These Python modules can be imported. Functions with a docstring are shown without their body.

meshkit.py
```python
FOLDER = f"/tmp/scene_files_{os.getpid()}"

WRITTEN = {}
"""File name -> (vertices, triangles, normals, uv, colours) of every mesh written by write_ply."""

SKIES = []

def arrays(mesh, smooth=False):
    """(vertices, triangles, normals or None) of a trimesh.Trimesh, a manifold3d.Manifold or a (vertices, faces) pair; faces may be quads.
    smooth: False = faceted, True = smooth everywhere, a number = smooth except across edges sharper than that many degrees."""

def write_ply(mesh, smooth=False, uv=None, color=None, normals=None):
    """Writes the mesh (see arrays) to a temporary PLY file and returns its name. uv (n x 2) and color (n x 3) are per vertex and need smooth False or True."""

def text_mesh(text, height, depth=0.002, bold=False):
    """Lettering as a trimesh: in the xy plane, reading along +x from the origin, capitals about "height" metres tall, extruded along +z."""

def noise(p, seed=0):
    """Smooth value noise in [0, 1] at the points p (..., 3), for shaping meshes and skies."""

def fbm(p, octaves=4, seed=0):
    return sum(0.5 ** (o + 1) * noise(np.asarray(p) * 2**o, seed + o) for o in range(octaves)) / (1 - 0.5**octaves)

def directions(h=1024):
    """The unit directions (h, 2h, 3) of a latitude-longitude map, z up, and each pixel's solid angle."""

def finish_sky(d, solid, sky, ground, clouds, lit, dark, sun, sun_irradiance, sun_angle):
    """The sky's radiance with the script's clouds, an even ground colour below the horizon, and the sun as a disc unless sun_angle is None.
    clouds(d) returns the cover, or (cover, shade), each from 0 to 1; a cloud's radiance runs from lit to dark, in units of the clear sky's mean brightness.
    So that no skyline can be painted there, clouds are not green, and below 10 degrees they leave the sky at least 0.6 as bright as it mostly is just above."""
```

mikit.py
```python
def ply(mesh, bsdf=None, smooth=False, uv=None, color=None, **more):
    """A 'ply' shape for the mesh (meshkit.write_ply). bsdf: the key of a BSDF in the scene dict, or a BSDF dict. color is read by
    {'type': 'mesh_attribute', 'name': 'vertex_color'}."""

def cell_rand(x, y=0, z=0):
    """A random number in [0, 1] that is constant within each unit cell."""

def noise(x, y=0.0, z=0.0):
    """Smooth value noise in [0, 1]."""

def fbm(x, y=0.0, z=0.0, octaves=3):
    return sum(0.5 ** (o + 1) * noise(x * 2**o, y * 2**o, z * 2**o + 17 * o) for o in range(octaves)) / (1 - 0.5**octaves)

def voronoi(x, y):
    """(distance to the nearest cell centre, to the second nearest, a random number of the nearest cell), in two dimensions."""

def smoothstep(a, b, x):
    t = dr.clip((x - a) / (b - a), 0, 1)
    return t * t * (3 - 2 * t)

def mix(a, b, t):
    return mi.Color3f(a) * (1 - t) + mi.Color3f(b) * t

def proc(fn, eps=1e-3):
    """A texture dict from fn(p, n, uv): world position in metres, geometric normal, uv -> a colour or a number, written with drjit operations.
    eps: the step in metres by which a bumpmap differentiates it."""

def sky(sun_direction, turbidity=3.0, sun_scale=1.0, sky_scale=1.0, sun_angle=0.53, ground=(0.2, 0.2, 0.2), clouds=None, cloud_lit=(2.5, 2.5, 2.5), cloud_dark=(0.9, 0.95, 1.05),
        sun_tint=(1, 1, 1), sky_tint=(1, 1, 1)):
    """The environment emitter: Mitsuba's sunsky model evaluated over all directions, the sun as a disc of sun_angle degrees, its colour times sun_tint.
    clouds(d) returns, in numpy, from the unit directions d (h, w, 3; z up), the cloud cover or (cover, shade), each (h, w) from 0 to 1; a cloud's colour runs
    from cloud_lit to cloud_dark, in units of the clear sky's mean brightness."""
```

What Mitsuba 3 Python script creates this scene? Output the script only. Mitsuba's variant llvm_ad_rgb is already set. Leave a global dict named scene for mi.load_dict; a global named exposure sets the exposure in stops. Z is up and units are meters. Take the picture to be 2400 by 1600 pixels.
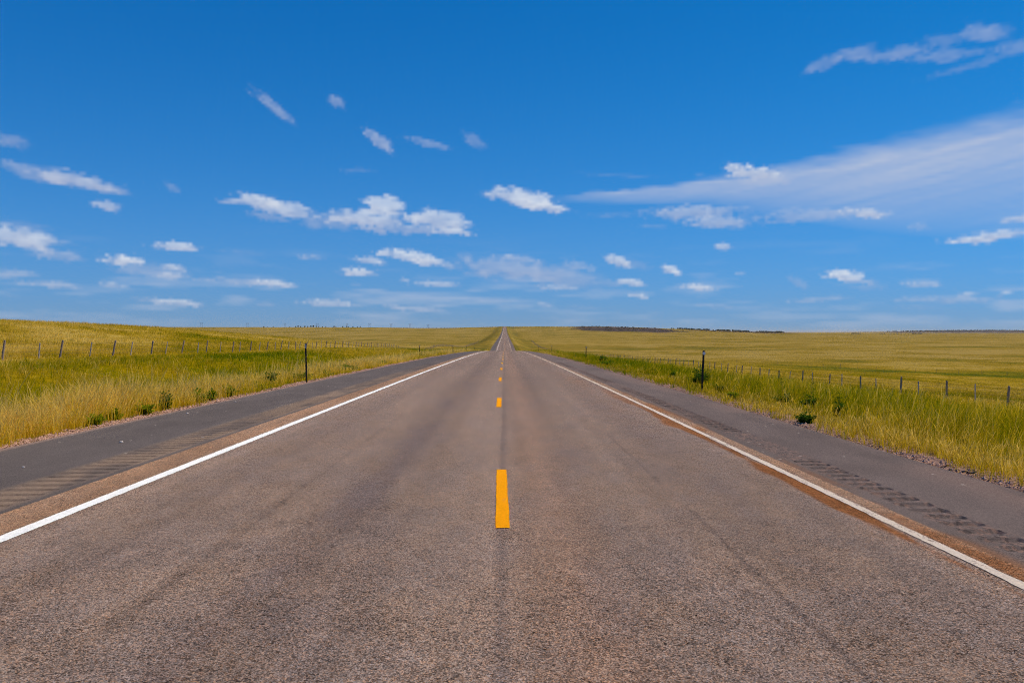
import math, random
import numpy as np
import drjit as dr
import mitsuba as mi
import trimesh
from scipy.interpolate import PchipInterpolator
import mikit, meshkit
from mikit import noise, fbm, voronoi, cell_rand, smoothstep, mix

T = mi.ScalarTransform4f
scene, labels = {}, {}
RNG = np.random.default_rng(7)
random.seed(7)

# ---------------------------------------------------------------- camera, exposure, sky
EYE = 1.575
exposure = 1.35
scene["camera"] = {
    "type": "perspective", "fov": 64.34, "fov_axis": "x", "near_clip": 0.05, "far_clip": 60000.0,
    "to_world": T().look_at(origin=[0, 0, EYE], target=[17 / 1907 * 100, 100, EYE - 22 / 1907 * 100], up=[0, 0, 1]),
}

# fair-weather cumulus and cirrus: azimuth right of the road, elevation, half width, half height (degrees), tilt, cover, whiteness, softness
CLOUDS = [
    (-30.92, 11.23, 1.07, 0.45, 4, 0.6, 0.35, 0.6), (-29.78, 9.48, 2.58, 0.48, 12, 0.55, 0.4, 0.5), (-27.41, 9.16, 2.51, 0.6, 9, 0.85, 0.55, 0.4), (-25.57, 8.85, 1.34, 0.28, 10, 0.45, 0.4, 0.5),
    (-25.9, 7.8, 0.91, 0.36, 8, 0.7, 0.6, 0.4), (-22.11, 9.25, 0.66, 0.28, 25, 0.4, 0.4, 0.6), (-30.47, 5.54, 2.56, 0.69, 7, 0.95, 0.75, 0.35), (-28.61, 4.71, 1.62, 0.35, 4, 0.6, 0.5, 0.4),
    (-30.47, 6.33, 1.79, 0.37, 4, 0.3, 0.3, 0.6), (-21.85, 5.43, 1.55, 0.4, 1, 0.95, 0.85, 0.3), (-25, 4.5, 1.24, 0.44, 2, 0.95, 0.85, 0.3), (-23.42, 3.94, 2.46, 0.56, 4, 0.5, 0.5, 0.5),
    (-22.06, 4.13, 0.83, 0.28, 6, 0.7, 0.8, 0.3), (-22.43, 3.64, 1.26, 0.2, 3, 0.6, 0.7, 0.4), (-30.92, 3.48, 1.63, 0.29, 3, 0.45, 0.5, 0.5), (-28.96, 2.85, 1.61, 0.32, 4, 0.6, 0.6, 0.4),
    (-25.57, 2.91, 0.97, 0.22, 8, 0.6, 0.65, 0.4), (-17.78, 3.34, 2.83, 0.29, 3, 0.5, 0.55, 0.5), (-15.81, 3.22, 1.57, 0.29, 6, 0.85, 0.8, 0.3), (-21.85, 1.86, 1.71, 0.31, 3, 0.85, 0.8, 0.35),
    (-23.42, 2.04, 1.5, 0.17, 3, 0.35, 0.5, 0.5), (-12.21, 1.93, 1.98, 0.33, 2, 0.75, 0.7, 0.4), (-16.66, 8.61, 1.57, 0.53, 8, 0.95, 0.85, 0.3), (-15.1, 8.07, 2.24, 0.65, 8, 0.9, 0.75, 0.3),
    (-18.47, 8.56, 1.13, 0.26, 3, 0.6, 0.6, 0.4), (-16.1, 7.68, 1.71, 0.29, 8, 0.6, 0.3, 0.5), (-8.35, 8.44, 1.41, 0.82, 8, 0.98, 1, 0.22), (-9.4, 7.65, 2.93, 0.73, 2, 0.85, 0.7, 0.35),
    (-4.72, 7.67, 2.37, 0.73, 9, 0.95, 0.9, 0.25), (-3.5, 6.93, 1.48, 0.31, 4, 0.9, 0.85, 0.3), (-7, 7.1, 3.84, 0.4, 2, 0.8, 0.45, 0.4), (-12.06, 7.47, 2.04, 0.6, 0, 0.5, 0.35, 0.5),
    (1.25, 9.19, 2.62, 0.74, 10, 0.98, 0.95, 0.25), (2.84, 8.58, 1.72, 0.43, 6, 0.9, 0.85, 0.3), (-0.96, 9.49, 1.01, 0.25, 4, 0.35, 0.4, 0.6), (-8.74, 12.97, 1.35, 0.45, 34, 0.75, 0.5, 0.45),
    (-15.76, 14.73, 1.89, 0.41, 36, 0.55, 0.45, 0.55), (-11.59, 15.29, 0.76, 0.39, 38, 0.6, 0.45, 0.5), (-5.33, 12.92, 1.84, 0.31, 12, 0.5, 0.45, 0.55), (-2.12, 13.11, 1.13, 0.43, 30, 0.42, 0.4, 0.6),
    (-10.29, 10.95, 1.46, 0.18, -2, 0.25, 0.4, 0.7), (-6.85, 5.2, 2.07, 0.52, 9, 0.95, 0.95, 0.25), (-9.4, 4.87, 1.23, 0.33, 4, 0.8, 0.8, 0.35), (-5.33, 4.79, 1.42, 0.37, 4, 0.85, 0.8, 0.3),
    (-10.14, 4.08, 1.29, 0.36, 3, 0.9, 0.85, 0.3), (-4.87, 3.31, 1.84, 0.24, 1, 0.75, 0.8, 0.35), (-7, 3.6, 0.41, 0.18, 5, 0.6, 0.8, 0.4), (0.33, 4.42, 4.76, 0.86, 6, 0.75, 0.38, 0.6),
    (4, 3.68, 3.56, 0.98, 6, 0.65, 0.32, 0.7), (1.09, 5.09, 1.78, 0.31, 8, 0.5, 0.6, 0.4), (5.22, 4.58, 1.18, 0.37, 14, 0.4, 0.6, 0.4), (7.88, 4.86, 1.06, 0.43, 16, 0.95, 0.9, 0.3),
    (8.84, 4.67, 1.76, 0.42, 8, 0.35, 0.3, 0.6), (11.45, 4.21, 0.82, 0.39, 18, 0.95, 0.95, 0.25), (13.41, 2.99, 1.33, 0.27, 6, 0.85, 0.9, 0.3), (8.84, 3.4, 1.06, 0.33, 9, 0.85, 0.9, 0.3),
    (7.34, 3.35, 1.18, 0.27, 4, 0.4, 0.5, 0.5), (9.32, 2.49, 0.79, 0.24, 5, 0.75, 0.8, 0.35), (3.69, 3.07, 1.48, 0.24, 3, 0.6, 0.7, 0.4), (2.78, 1.91, 0.59, 0.18, 8, 0.5, 0.6, 0.4),
    (17.12, 10.44, 1.76, 0.64, 8, 0.95, 0.8, 0.3), (15.85, 10.85, 0.97, 0.41, 10, 0.8, 0.75, 0.4), (17.82, 9.95, 2.15, 0.29, 4, 0.55, 0.3, 0.5), (7.94, 10.73, 3.53, 0.15, 4, 0.2, 0.35, 0.8),
    (12.98, 8.11, 4.06, 0.51, 0, 0.8, 0.5, 0.5), (14.71, 7.39, 2.73, 0.53, 3, 0.8, 0.5, 0.5), (20.28, 7.62, 3.91, 0.49, 0, 0.6, 0.42, 0.6), (23.96, 7.56, 1.52, 0.36, 8, 0.85, 0.75, 0.35),
    (10.33, 7.27, 1.17, 0.21, 4, 0.3, 0.4, 0.6), (7.34, 8.08, 2.65, 0.15, 0, 0.3, 0.4, 0.7), (30.84, 5.68, 2.3, 0.39, -3, 0.9, 0.75, 0.35), (32.39, 6.63, 1, 0.34, -2, 0.75, 0.65, 0.4),
    (15, 5.74, 0.6, 0.33, 4, 0.75, 0.7, 0.4), (26.96, 6.54, 0.69, 0.25, 0, 0.45, 0.45, 0.5), (22.8, 3.57, 1.21, 0.45, 10, 0.98, 1, 0.25), (23.71, 3.21, 1.09, 0.25, 6, 0.6, 0.6, 0.4),
    (27.2, 2.93, 1.32, 0.22, 2, 0.6, 0.6, 0.4), (28.64, 2, 3.65, 0.24, 1, 0.5, 0.5, 0.5), (29.81, 2.27, 0.67, 0.16, 0, 0.6, 0.7, 0.4), (31.62, 2.26, 0.51, 0.13, -6, 0.75, 0.8, 0.3),
    (21.09, 2.13, 2.36, 0.2, -3, 0.45, 0.5, 0.5), (19.88, 3.24, 0.89, 0.32, 34, 0.35, 0.45, 0.5), (14.42, 1.76, 1.73, 0.18, 3, 0.4, 0.55, 0.5), (16.14, 3.89, 0.4, 0.15, 0, 0.45, 0.6, 0.5),
    (21.49, 17.01, 1.52, 0.43, -14, 0.42, 0.4, 0.5), (23.19, 17.33, 1.64, 0.51, -4, 0.5, 0.42, 0.5), (25.73, 17.08, 2.41, 0.39, -2, 0.5, 0.42, 0.5), (28.64, 16.59, 2.87, 0.4, 2, 0.4, 0.38, 0.6),
    (30.61, 17.45, 1.54, 0.63, 8, 0.5, 0.42, 0.5), (28.4, 17.44, 1.57, 0.38, 4, 0.32, 0.35, 0.6), (32.28, 16.44, 1.76, 0.52, 2, 0.35, 0.35, 0.6), (29.81, 15.82, 3.1, 0.27, -8, 0.3, 0.3, 0.7),
    (-6.09, 1.57, 2.25, 0.27, 4, 0.6, 0.6, 0.45), (-7.75, 1.71, 0.88, 0.18, 6, 0.5, 0.6, 0.4), (-13.46, 5.07, 1.04, 0.21, 2, 0.45, 0.55, 0.5), (-16.32, 1.84, 0.97, 0.18, 5, 0.35, 0.5, 0.5),
    (-17.78, 5.25, 1.7, 0.18, 2, 0.18, 0.4, 0.6), (-10.29, 3.24, 0.41, 0.15, 0, 0.3, 0.5, 0.5), (-0.9, 2.22, 1.78, 0.21, 2, 0.25, 0.45, 0.6), (5.52, 1.72, 1.48, 0.18, 2, 0.25, 0.45, 0.6),
    (26.96, 1.57, 1.59, 0.19, 2, 0.2, 0.4, 0.6), (24.22, 2.86, 1.36, 0.22, 2, 0.3, 0.4, 0.6),
]

PERIOD = 72.0


def clouds(d):
    az = np.degrees(np.arctan2(d[..., 0], d[..., 1]))
    el = np.degrees(np.arcsin(np.clip(d[..., 2], -1, 1)))
    aw = (az + PERIOD / 2) % PERIOD - PERIOD / 2            # the same kind of sky goes on all round
    clear = np.ones_like(el)
    lit = np.zeros_like(el)
    wgt = np.full_like(el, 1e-6)
    for i, (a0, e0, hw, hh, tilt, op, white, soft) in enumerate(CLOUDS):
        du = (az - a0 + PERIOD / 2) % PERIOD - PERIOD / 2
        R = max(hw, hh) * 1.9
        m = (np.abs(du) < R) & (np.abs(el - e0) < R)
        if not m.any():
            continue
        c, s = math.cos(math.radians(-tilt)), math.sin(math.radians(-tilt))
        hw, soft = (hw * 1.10, soft + 0.05) if white > 0.5 else (hw, soft)
        u, v = du[m], el[m] - e0
        u, v = u * c + v * s, -u * s + v * c
        fr = 2.6 / max(hh, 0.25)
        q = np.stack([u * fr * 0.55, v * fr, np.full_like(u, i * 3.7)], -1)
        n1 = meshkit.fbm(q, 4, 11) - 0.5
        n2 = meshkit.fbm(q * [0.35, 0.5, 1] + 31, 3, 5) - 0.5
        v = v + n2 * hh * 0.9
        u = u + n1 * hw * 0.25
        b = np.where(v < 0, hh * (0.62 if white > 0.5 else 0.9), hh * 1.12)
        r = np.sqrt((u / hw) ** 2 + (v / b) ** 2)
        edge = 1 - r + n1 * (1.5 - 0.9 * soft)
        t = np.clip((edge + 0.08) / (0.30 + 0.8 * soft), 0, 1)
        cov = (0.92 if white > 0.5 else 0.8) * op * t * t * (3 - 2 * t) * np.clip(0.82 + 0.7 * n2, 0, 1)
        if soft > 0.7:                                       # cirrus: fine streaks along the sheet
            st = meshkit.fbm(np.stack([u * 0.12, v * 2.6, np.full_like(u, i)], -1), 4, 3)
            cov = cov * (0.72 + 0.55 * st)
        w = np.clip(white * (0.45 + 0.62 * np.clip(v / hh + 0.40, 0, 1) + 1.3 * n1), 0, 1)
        clear[m] *= 1 - cov
        lit[m] += cov ** 1.5 * w
        wgt[m] += cov ** 1.5
    # one broad sheet of cirrus that widens to the right
    ta, te = zip((3.27, 9.23), (6.92, 9.82), (14.02, 10.1), (18.95, 10.77), (23.6, 11.39), (26.99, 12.0), (32.55, 12.6), (37.2, 13.0), (60, 15.5), (100, 19))
    be = [8.98, 8.82, 8.58, 7.44, 6.52, 5.94, 5.36, 5.2, 6.5, 10]
    a = az
    wisp = meshkit.fbm(np.stack([a * 0.35 + el * 0.5, el * 1.6, np.zeros_like(el)], -1), 5, 17) - 0.5
    up, dn = np.interp(a, ta, te) + np.interp(a, [3, 14, 32], [0, 0.25, 0.8]) + 1.1 * wisp, np.interp(a, ta, be)
    t = np.clip((up - el) / np.maximum(up - dn, 0.1), 0, 1)
    fine = meshkit.fbm(np.stack([a * 0.25 - el * 0.1, el * 3.5 - a * 0.6, np.zeros_like(el)], -1), 5, 19) - 0.5
    sheet = np.clip(t / 0.22, 0, 1) ** 1.3 * (1 - t) ** 0.75 * (0.86 + 0.5 * fine) * np.interp(a, [3, 8, 14, 24, 34, 48, 70, 100], [0, 0.75, 0.85, 1.0, 0.95, 0.75, 0.4, 0])
    sheet = np.clip(sheet, 0, 0.9) * (t > 0) * (t < 1)
    clear *= 1 - sheet
    lit += sheet * 0.48
    wgt += sheet
    # thin streaks low over the horizon and a pale veil of haze there, all round the sky
    e = np.maximum(el, 0.02)
    q = np.stack([np.cos(np.radians(aw)) * 0 + aw * 0.22, e * 1.9, np.zeros_like(el)], -1)
    st = meshkit.fbm(q, 5, 21)
    low = np.exp(-(((e - 2.2) / 2.4) ** 2))
    streak = np.clip((st - 0.55) / 0.25, 0, 1) * low * 0.4
    clear *= 1 - streak
    lit += streak * 0.5
    wgt += streak
    q2 = np.stack([d[..., 0] / (d[..., 2] + 0.25) * 1.5, d[..., 1] / (d[..., 2] + 0.25) * 1.5, np.zeros_like(el)], -1)
    high = np.clip((meshkit.fbm(q2, 5, 8) - 0.6) / 0.25, 0, 1) * np.clip((el - 24) / 10, 0, 1) * 0.3
    clear *= 1 - high
    lit += high * 0.4
    wgt += high
    veil = VEIL * np.exp(-e / 6.0)
    cover = 1 - clear * (1 - veil)
    hazed = veil * clear
    shade = 1 - lit / (wgt + hazed)
    return cover, np.clip(shade, 0, 1)


VEIL = 0.58
SUN_AZ, SUN_EL = 72.0, 50.0
SUN = [math.cos(math.radians(SUN_EL)) * math.sin(math.radians(SUN_AZ)), math.cos(math.radians(SUN_EL)) * math.cos(math.radians(SUN_AZ)), math.sin(math.radians(SUN_EL))]
scene["sky"] = mikit.sky(SUN, turbidity=2.0, clouds=clouds, cloud_lit=(4.0, 4.3, 4.75), cloud_dark=(1.9, 2.2, 3.25),
                         sky_tint=(0.0, 0.665, 1.32), sun_tint=(1.0, 0.97, 0.92), ground=(0.25, 0.19, 0.07))


# ---------------------------------------------------------------- helpers
def add(key, mesh, bsdf, smooth=False, label=None, category=None, group=None, kind=None, **kw):
    scene[key] = mikit.ply(mesh, bsdf, smooth=smooth, **kw)
    tag(key, label, category, group, kind)
    return key


def tag(key, label=None, category=None, group=None, kind=None):
    d = {k: v for k, v in dict(label=label, category=category, group=group, kind=kind).items() if v}
    if d:
        labels[key] = d


def numbered(base, i):
    return base if i == 0 else f"{base}_{i:03d}"


def diffuse(name, rgb, rough=0.8, **kw):
    scene[name] = {"type": "twosided", "bsdf": {"type": "principled", "base_color": rgb if isinstance(rgb, dict) else {"type": "rgb", "value": list(rgb)}, "roughness": rough, "specular": 0.3, **kw}}


def grid_faces(nr, nc):
    i = np.arange(nr * nc).reshape(nr, nc)
    return np.stack([i[:-1, :-1].ravel(), i[:-1, 1:].ravel(), i[1:, 1:].ravel(), i[1:, :-1].ravel()], 1)


def sstep(a, b, x):
    t = np.clip((x - a) / (b - a), 0, 1)
    return t * t * (3 - 2 * t)


def fb(x, y, seed=0, octaves=4):
    x, y = np.broadcast_arrays(np.asarray(x, float), np.asarray(y, float))
    return meshkit.fbm(np.stack([x, y, np.zeros_like(x)], -1), octaves, seed)


# ---------------------------------------------------------------- the lie of the land
_road = PchipInterpolator(*zip((218, -3.454), (240, -3.99), (262, -4.55), (300, -5.75), (350, -7.2), (388, -7.75), (425, -7.45), (500, -6.75), (746, -5.8), (1000, -4.6), (1360, -2.2),
                               (1800, 2.0), (2216, 8.5), (2600, 18.0), (2760, 20.6), (2850, 20.8), (3000, 19.0), (3400, 5.0), (5000, -8.0), (40000, -14.0)))


def z_road(y):
    y = np.asarray(y, float)
    return np.where(y < 218, -0.00865 * y - 3.3e-5 * np.maximum(y, 0) ** 2, _road(np.maximum(y, 218)))


STATIONS = {
    -9000: [(-200, 0), (0, 0), (700, -6), (1400, -3), (2200, 7), (2800, 18), (3300, 14), (5000, 0), (40000, -12)],
    -1500: [(-200, 1), (0, 1), (700, -9), (1400, -5), (2200, 6), (2800, 18.8), (3100, 18.2), (4000, 5), (40000, -12)],
    -1050: [(-200, 1), (0, 1), (700, -9), (1400, -5), (2200, 5), (2800, 18.6), (3100, 18), (4000, 5), (40000, -12)],
    -415: [(-200, 2), (0, 2), (200, 1), (400, -4), (700, -10), (1400, -6), (2200, 4), (2800, 17.2), (3100, 16.5), (4000, 4), (40000, -12)],
    -270: [(-200, 2.6), (0, 3), (121, 3), (200, 2), (400, -3), (700, -10), (1400, -6), (2200, 3), (2800, 15.0), (3100, 14.5), (4000, 4), (40000, -12)],
    -150: [(-200, 3.4), (0, 3.7), (121, 3.7), (200, 2.5), (300, -0.3), (400, -3.2), (560, -8.5), (900, -11), (1400, -6), (2200, 3.5), (2800, 17), (3100, 16.5), (4000, 4), (40000, -12)],
    -75: [(-200, 3.1), (0, 3.5), (60, 3.5), (121, 3.3), (138, 3.15), (162, 2.8), (178, 2.3), (198, 1.8), (222, 1.15), (254, 0.3), (300, -0.9), (375, -3.2), (450, -6), (560, -9), (700, -11), (900, -11.2),
          (1400, -6.5), (1741, -3.2), (2200, 4), (2500, 12), (2800, 18.6), (3100, 17), (4000, 4), (40000, -12)],
    -32.5: [(-200, 0.8), (0, 0.2), (25, -0.05), (53, -0.2), (106, -0.9), (139, -1.2), (192, -2.15), (231, -3.1), (280, -5.3), (320, -6.3), (363, -5.7), (390, -5.5), (420, -5.8), (463, -6.7), (560, -9.2), (674, -11),
            (770, -10.8), (882, -11.2), (1084, -8.8), (1400, -6.2), (1741, -3.6), (2200, 4), (2500, 13), (2800, 19.8), (3100, 18), (4000, 3), (40000, -12)],
    32.5: [(-200, -1.6), (0, -2.7), (52, -3.2), (73, -3.6), (94, -4.05), (115, -4.25), (150, -4.6), (171, -5.15), (241, -6.3), (320, -8.5), (400, -9.8), (500, -11), (721, -12.6), (861, -11.7), (949, -10),
           (1200, -9.2), (1442, -8), (1845, -3.4), (2296, 4), (2600, 13.5), (2800, 20.4), (3100, 18), (4000, 0), (40000, -12)],
    70: [(-200, -4), (0, -5.2), (52, -5.7), (150, -7), (241, -8.2), (400, -10.5), (721, -12.5), (949, -10.3), (1442, -8), (1845, -3.6), (2296, 4), (2600, 13.5), (2800, 20.8), (3100, 18), (4000, 0), (40000, -12)],
    115: [(-200, -8), (0, -9), (241, -9.4), (400, -10.6), (721, -12), (1442, -8.5), (1845, -4), (2296, 3.4), (2600, 13), (2800, 21), (3100, 18), (4000, 0), (40000, -12)],
    350: [(-200, -9.5), (400, -10), (1442, -9), (2000, -4), (2296, 2), (2600, 12), (2800, 20.6), (3100, 18), (4000, 0), (40000, -12)],
    465: [(-200, -9.5), (400, -10), (1442, -9.2), (2000, -5.5), (2296, -1), (2600, 8), (2800, 17.4), (3100, 16), (4000, 0), (40000, -12)],
    610: [(-200, -9.5), (400, -10), (1442, -9.5), (2000, -8), (2296, -4), (2600, 5), (2800, 11.8), (3100, 12), (4000, 0), (40000, -12)],
    760: [(-200, -9.5), (1442, -9.8), (2296, -8), (2600, 0), (2800, 6), (3100, 7), (4000, 0), (40000, -12)],
    950: [(-200, -9.5), (1442, -10), (2296, -9.5), (2800, 0), (3100, 1), (4000, -6), (40000, -12)],
    1300: [(-200, -9.5), (1442, -10), (2296, -10), (2800, -7), (4000, -8), (40000, -12)],
    9000: [(-200, -9.5), (3000, -10), (40000, -12)],
}
_sx = np.array(sorted(STATIONS), float)
_sf = [PchipInterpolator(*zip(*STATIONS[k])) for k in sorted(STATIONS)]


def natural(x, y):
    v = np.stack([f(np.clip(y, -200, 40000)) for f in _sf])
    j = np.clip(np.searchsorted(_sx, x) - 1, 0, len(_sx) - 2)
    t = np.clip((x - _sx[j]) / (_sx[j + 1] - _sx[j]), 0, 1)
    i = np.arange(x.size)
    # Catmull-Rom like smoothing between the stations
    lo, hi = v[j, i], v[j + 1, i]
    jm, jp = np.maximum(j - 1, 0), np.minimum(j + 2, len(_sx) - 1)
    m0 = (v[j + 1, i] - v[jm, i]) / (_sx[j + 1] - _sx[jm]) * (_sx[j + 1] - _sx[j])
    m1 = (v[jp, i] - v[j, i]) / (_sx[jp] - _sx[j]) * (_sx[j + 1] - _sx[j])
    lim = 1.5 * np.abs(hi - lo)
    m0, m1 = np.clip(m0, -lim, lim), np.clip(m1, -lim, lim)
    t2, t3 = t * t, t ** 3
    return (2 * t3 - 3 * t2 + 1) * lo + (t3 - 2 * t2 + t) * m0 + (-2 * t3 + 3 * t2) * hi + (t3 - t2) * m1


LEFT_EDGE, RIGHT_EDGE = -7.35, 5.40


def terrain(x, y):
    x, y = np.broadcast_arrays(np.asarray(x, float), np.asarray(y, float))
    shape = x.shape
    x, y = x.ravel(), y.ravel()
    nat = natural(np.where(np.abs(x) < 32.5, np.sign(x + 1e-9) * 32.5, x), y)
    zr = z_road(y)
    far = np.clip((y - 400) / 300, 0, 1)
    # left: gravel lip, ditch, cut slope up to the fence line
    sl = np.clip((-x - 7.9) / (32.5 - 7.9), 0, 1)
    left = zr - 0.06 + (nat - zr) * sstep(0.22, 1.0, sl) - 0.85 * np.sin(np.pi * np.clip(sl / 0.62, 0, 1)) ** 1.3 * (1 - far)
    # right: gravel lip, embankment falling to the flat below
    sr = np.clip((x - 6.0) / (32.5 - 6.0), 0, 1)
    right = zr - 0.06 + (nat - zr) * (0.72 * sstep(0.0, 0.62, sr) + 0.28 * sr)
    z = np.where(x < 0, np.where(x < -32.5, nat, left), np.where(x > 32.5, nat, right))
    inside = (x > LEFT_EDGE - 0.15) & (x < RIGHT_EDGE + 0.15)
    z = np.where(inside, zr - 0.30, z)
    lip = np.where(x < 0, -x + LEFT_EDGE, x - RIGHT_EDGE)
    z = np.where(~inside & (lip < 0.8), np.minimum(z, zr - 0.03 - 0.04 * np.clip(lip, 0, 1)), z)
    # roll of the prairie
    ax = np.abs(x)
    off = sstep(20, 80, ax)
    z = z + off * (fb(x / 60, y / 60, 3) - 0.5) * np.clip(y / 400, 0.3, 1.5) + sstep(10, 30, ax) * (fb(x / 9, y / 9, 5, 3) - 0.5) * 0.25 * (y < 600)
    z = z + sstep(150, 900, ax) * (fb(x / 400, y / 400, 13, 3) - 0.5) * 2.2
    # far low hills on the right
    z = z + 27 * np.exp(-(((x - 5350) / 900) ** 2) - (((y - 9000) / 700) ** 2)) + 10 * np.exp(-(((x - 4200) / 700) ** 2) - (((y - 9200) / 500) ** 2))
    return z.reshape(shape)


def dryness(x, y):
    """0 lush green ... 1 bleached straw, for the whole prairie."""
    x, y = np.broadcast_arrays(np.asarray(x, float), np.asarray(y, float))
    big = fb(x / 26, y / 45, 41) - 0.5
    mid = fb(x / 5, y / 9, 42) - 0.5
    d = np.full(x.shape, 0.55)
    left = x < 0
    ax = np.abs(x)
    verge = np.exp(-(((ax - np.where(left, 8.8, 6.3)) / np.where(left, 1.0, 0.9)) ** 2))
    slopeL = np.where(left & (ax > 10), 0.35 + 0.26 * sstep(26, 36, ax) + 0.06 * sstep(40, 60, ax), 0)
    slopeR = np.where(~left & (ax > 8), 0.19 + 0.36 * sstep(25, 34, ax) + 0.12 * sstep(36, 60, ax), 0)
    d = np.where(left, np.where(ax > 10, slopeL, 0.5), np.where(ax > 8, slopeR, 0.31))
    d = d + verge * np.where(left, 0.42, 0.24)
    row = sstep(300, 450, y) * (1 - sstep(2300, 2700, y) * 0.6) * (1 - sstep(24, 34, ax))
    d = np.where(row > 0, d * (1 - row) + row * (0.30 + 0.4 * np.exp(-(((ax - 9) / 1.3) ** 2))), d)
    d = d + 1.25 * big + 0.85 * mid
    # green flat left of the valley road, damp line across the right-hand pasture
    gl = np.where(left & (y > 380) & (y < 900), np.exp(-(((y - 620) / 170) ** 2)) * sstep(30, 60, ax) * 0.26, 0)
    gr = np.where(~left & (y > 450) & (y < 950), np.exp(-(((y - 660 + 0.18 * (ax - 60)) / 70) ** 2)) * sstep(25, 60, ax) * (1 - sstep(150, 330, ax)) * 0.42, 0)
    gd = np.where(~left, np.exp(-(((y - (256 - 1.9 * (ax - 92))) / 13) ** 2)) * sstep(40, 70, ax) * 0.30, 0)
    return np.clip(d - gl - gr - gd, 0, 1)


def shrubland(x, y):
    """dark sagebrush and burnt ground on the far slope right of the road and on the far hills"""
    n = fb(x / 90, y / 160, 61) - 0.5
    a = sstep(0, 0.25, 1 - np.sqrt(((x - 385) / 215) ** 2 + ((y - 2560) / 290) ** 2) + 0.9 * n)
    b = sstep(0, 0.3, 1 - np.sqrt(((x - 5350) / 1500) ** 2 + ((y - 8700) / 900) ** 2) + 0.7 * n)
    c = sstep(0, 0.3, 1 - np.sqrt(((x - 800) / 260) ** 2 + ((y - 2750) / 200) ** 2) + 0.8 * n) * 0.7
    return np.maximum(np.maximum(a, b), c)


PALETTE = np.array([[0.080, 0.135, 0.001], [0.230, 0.230, 0.001], [0.365, 0.265, 0.004], [0.500, 0.355, 0.022], [0.660, 0.495, 0.120]])


def grass_colour(d):
    d = np.clip(d, 0, 1) * 4
    i = np.minimum(d.astype(int), 3)
    t = (d - i)[..., None]
    return PALETTE[i] * (1 - t) + PALETTE[i + 1] * t


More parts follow.
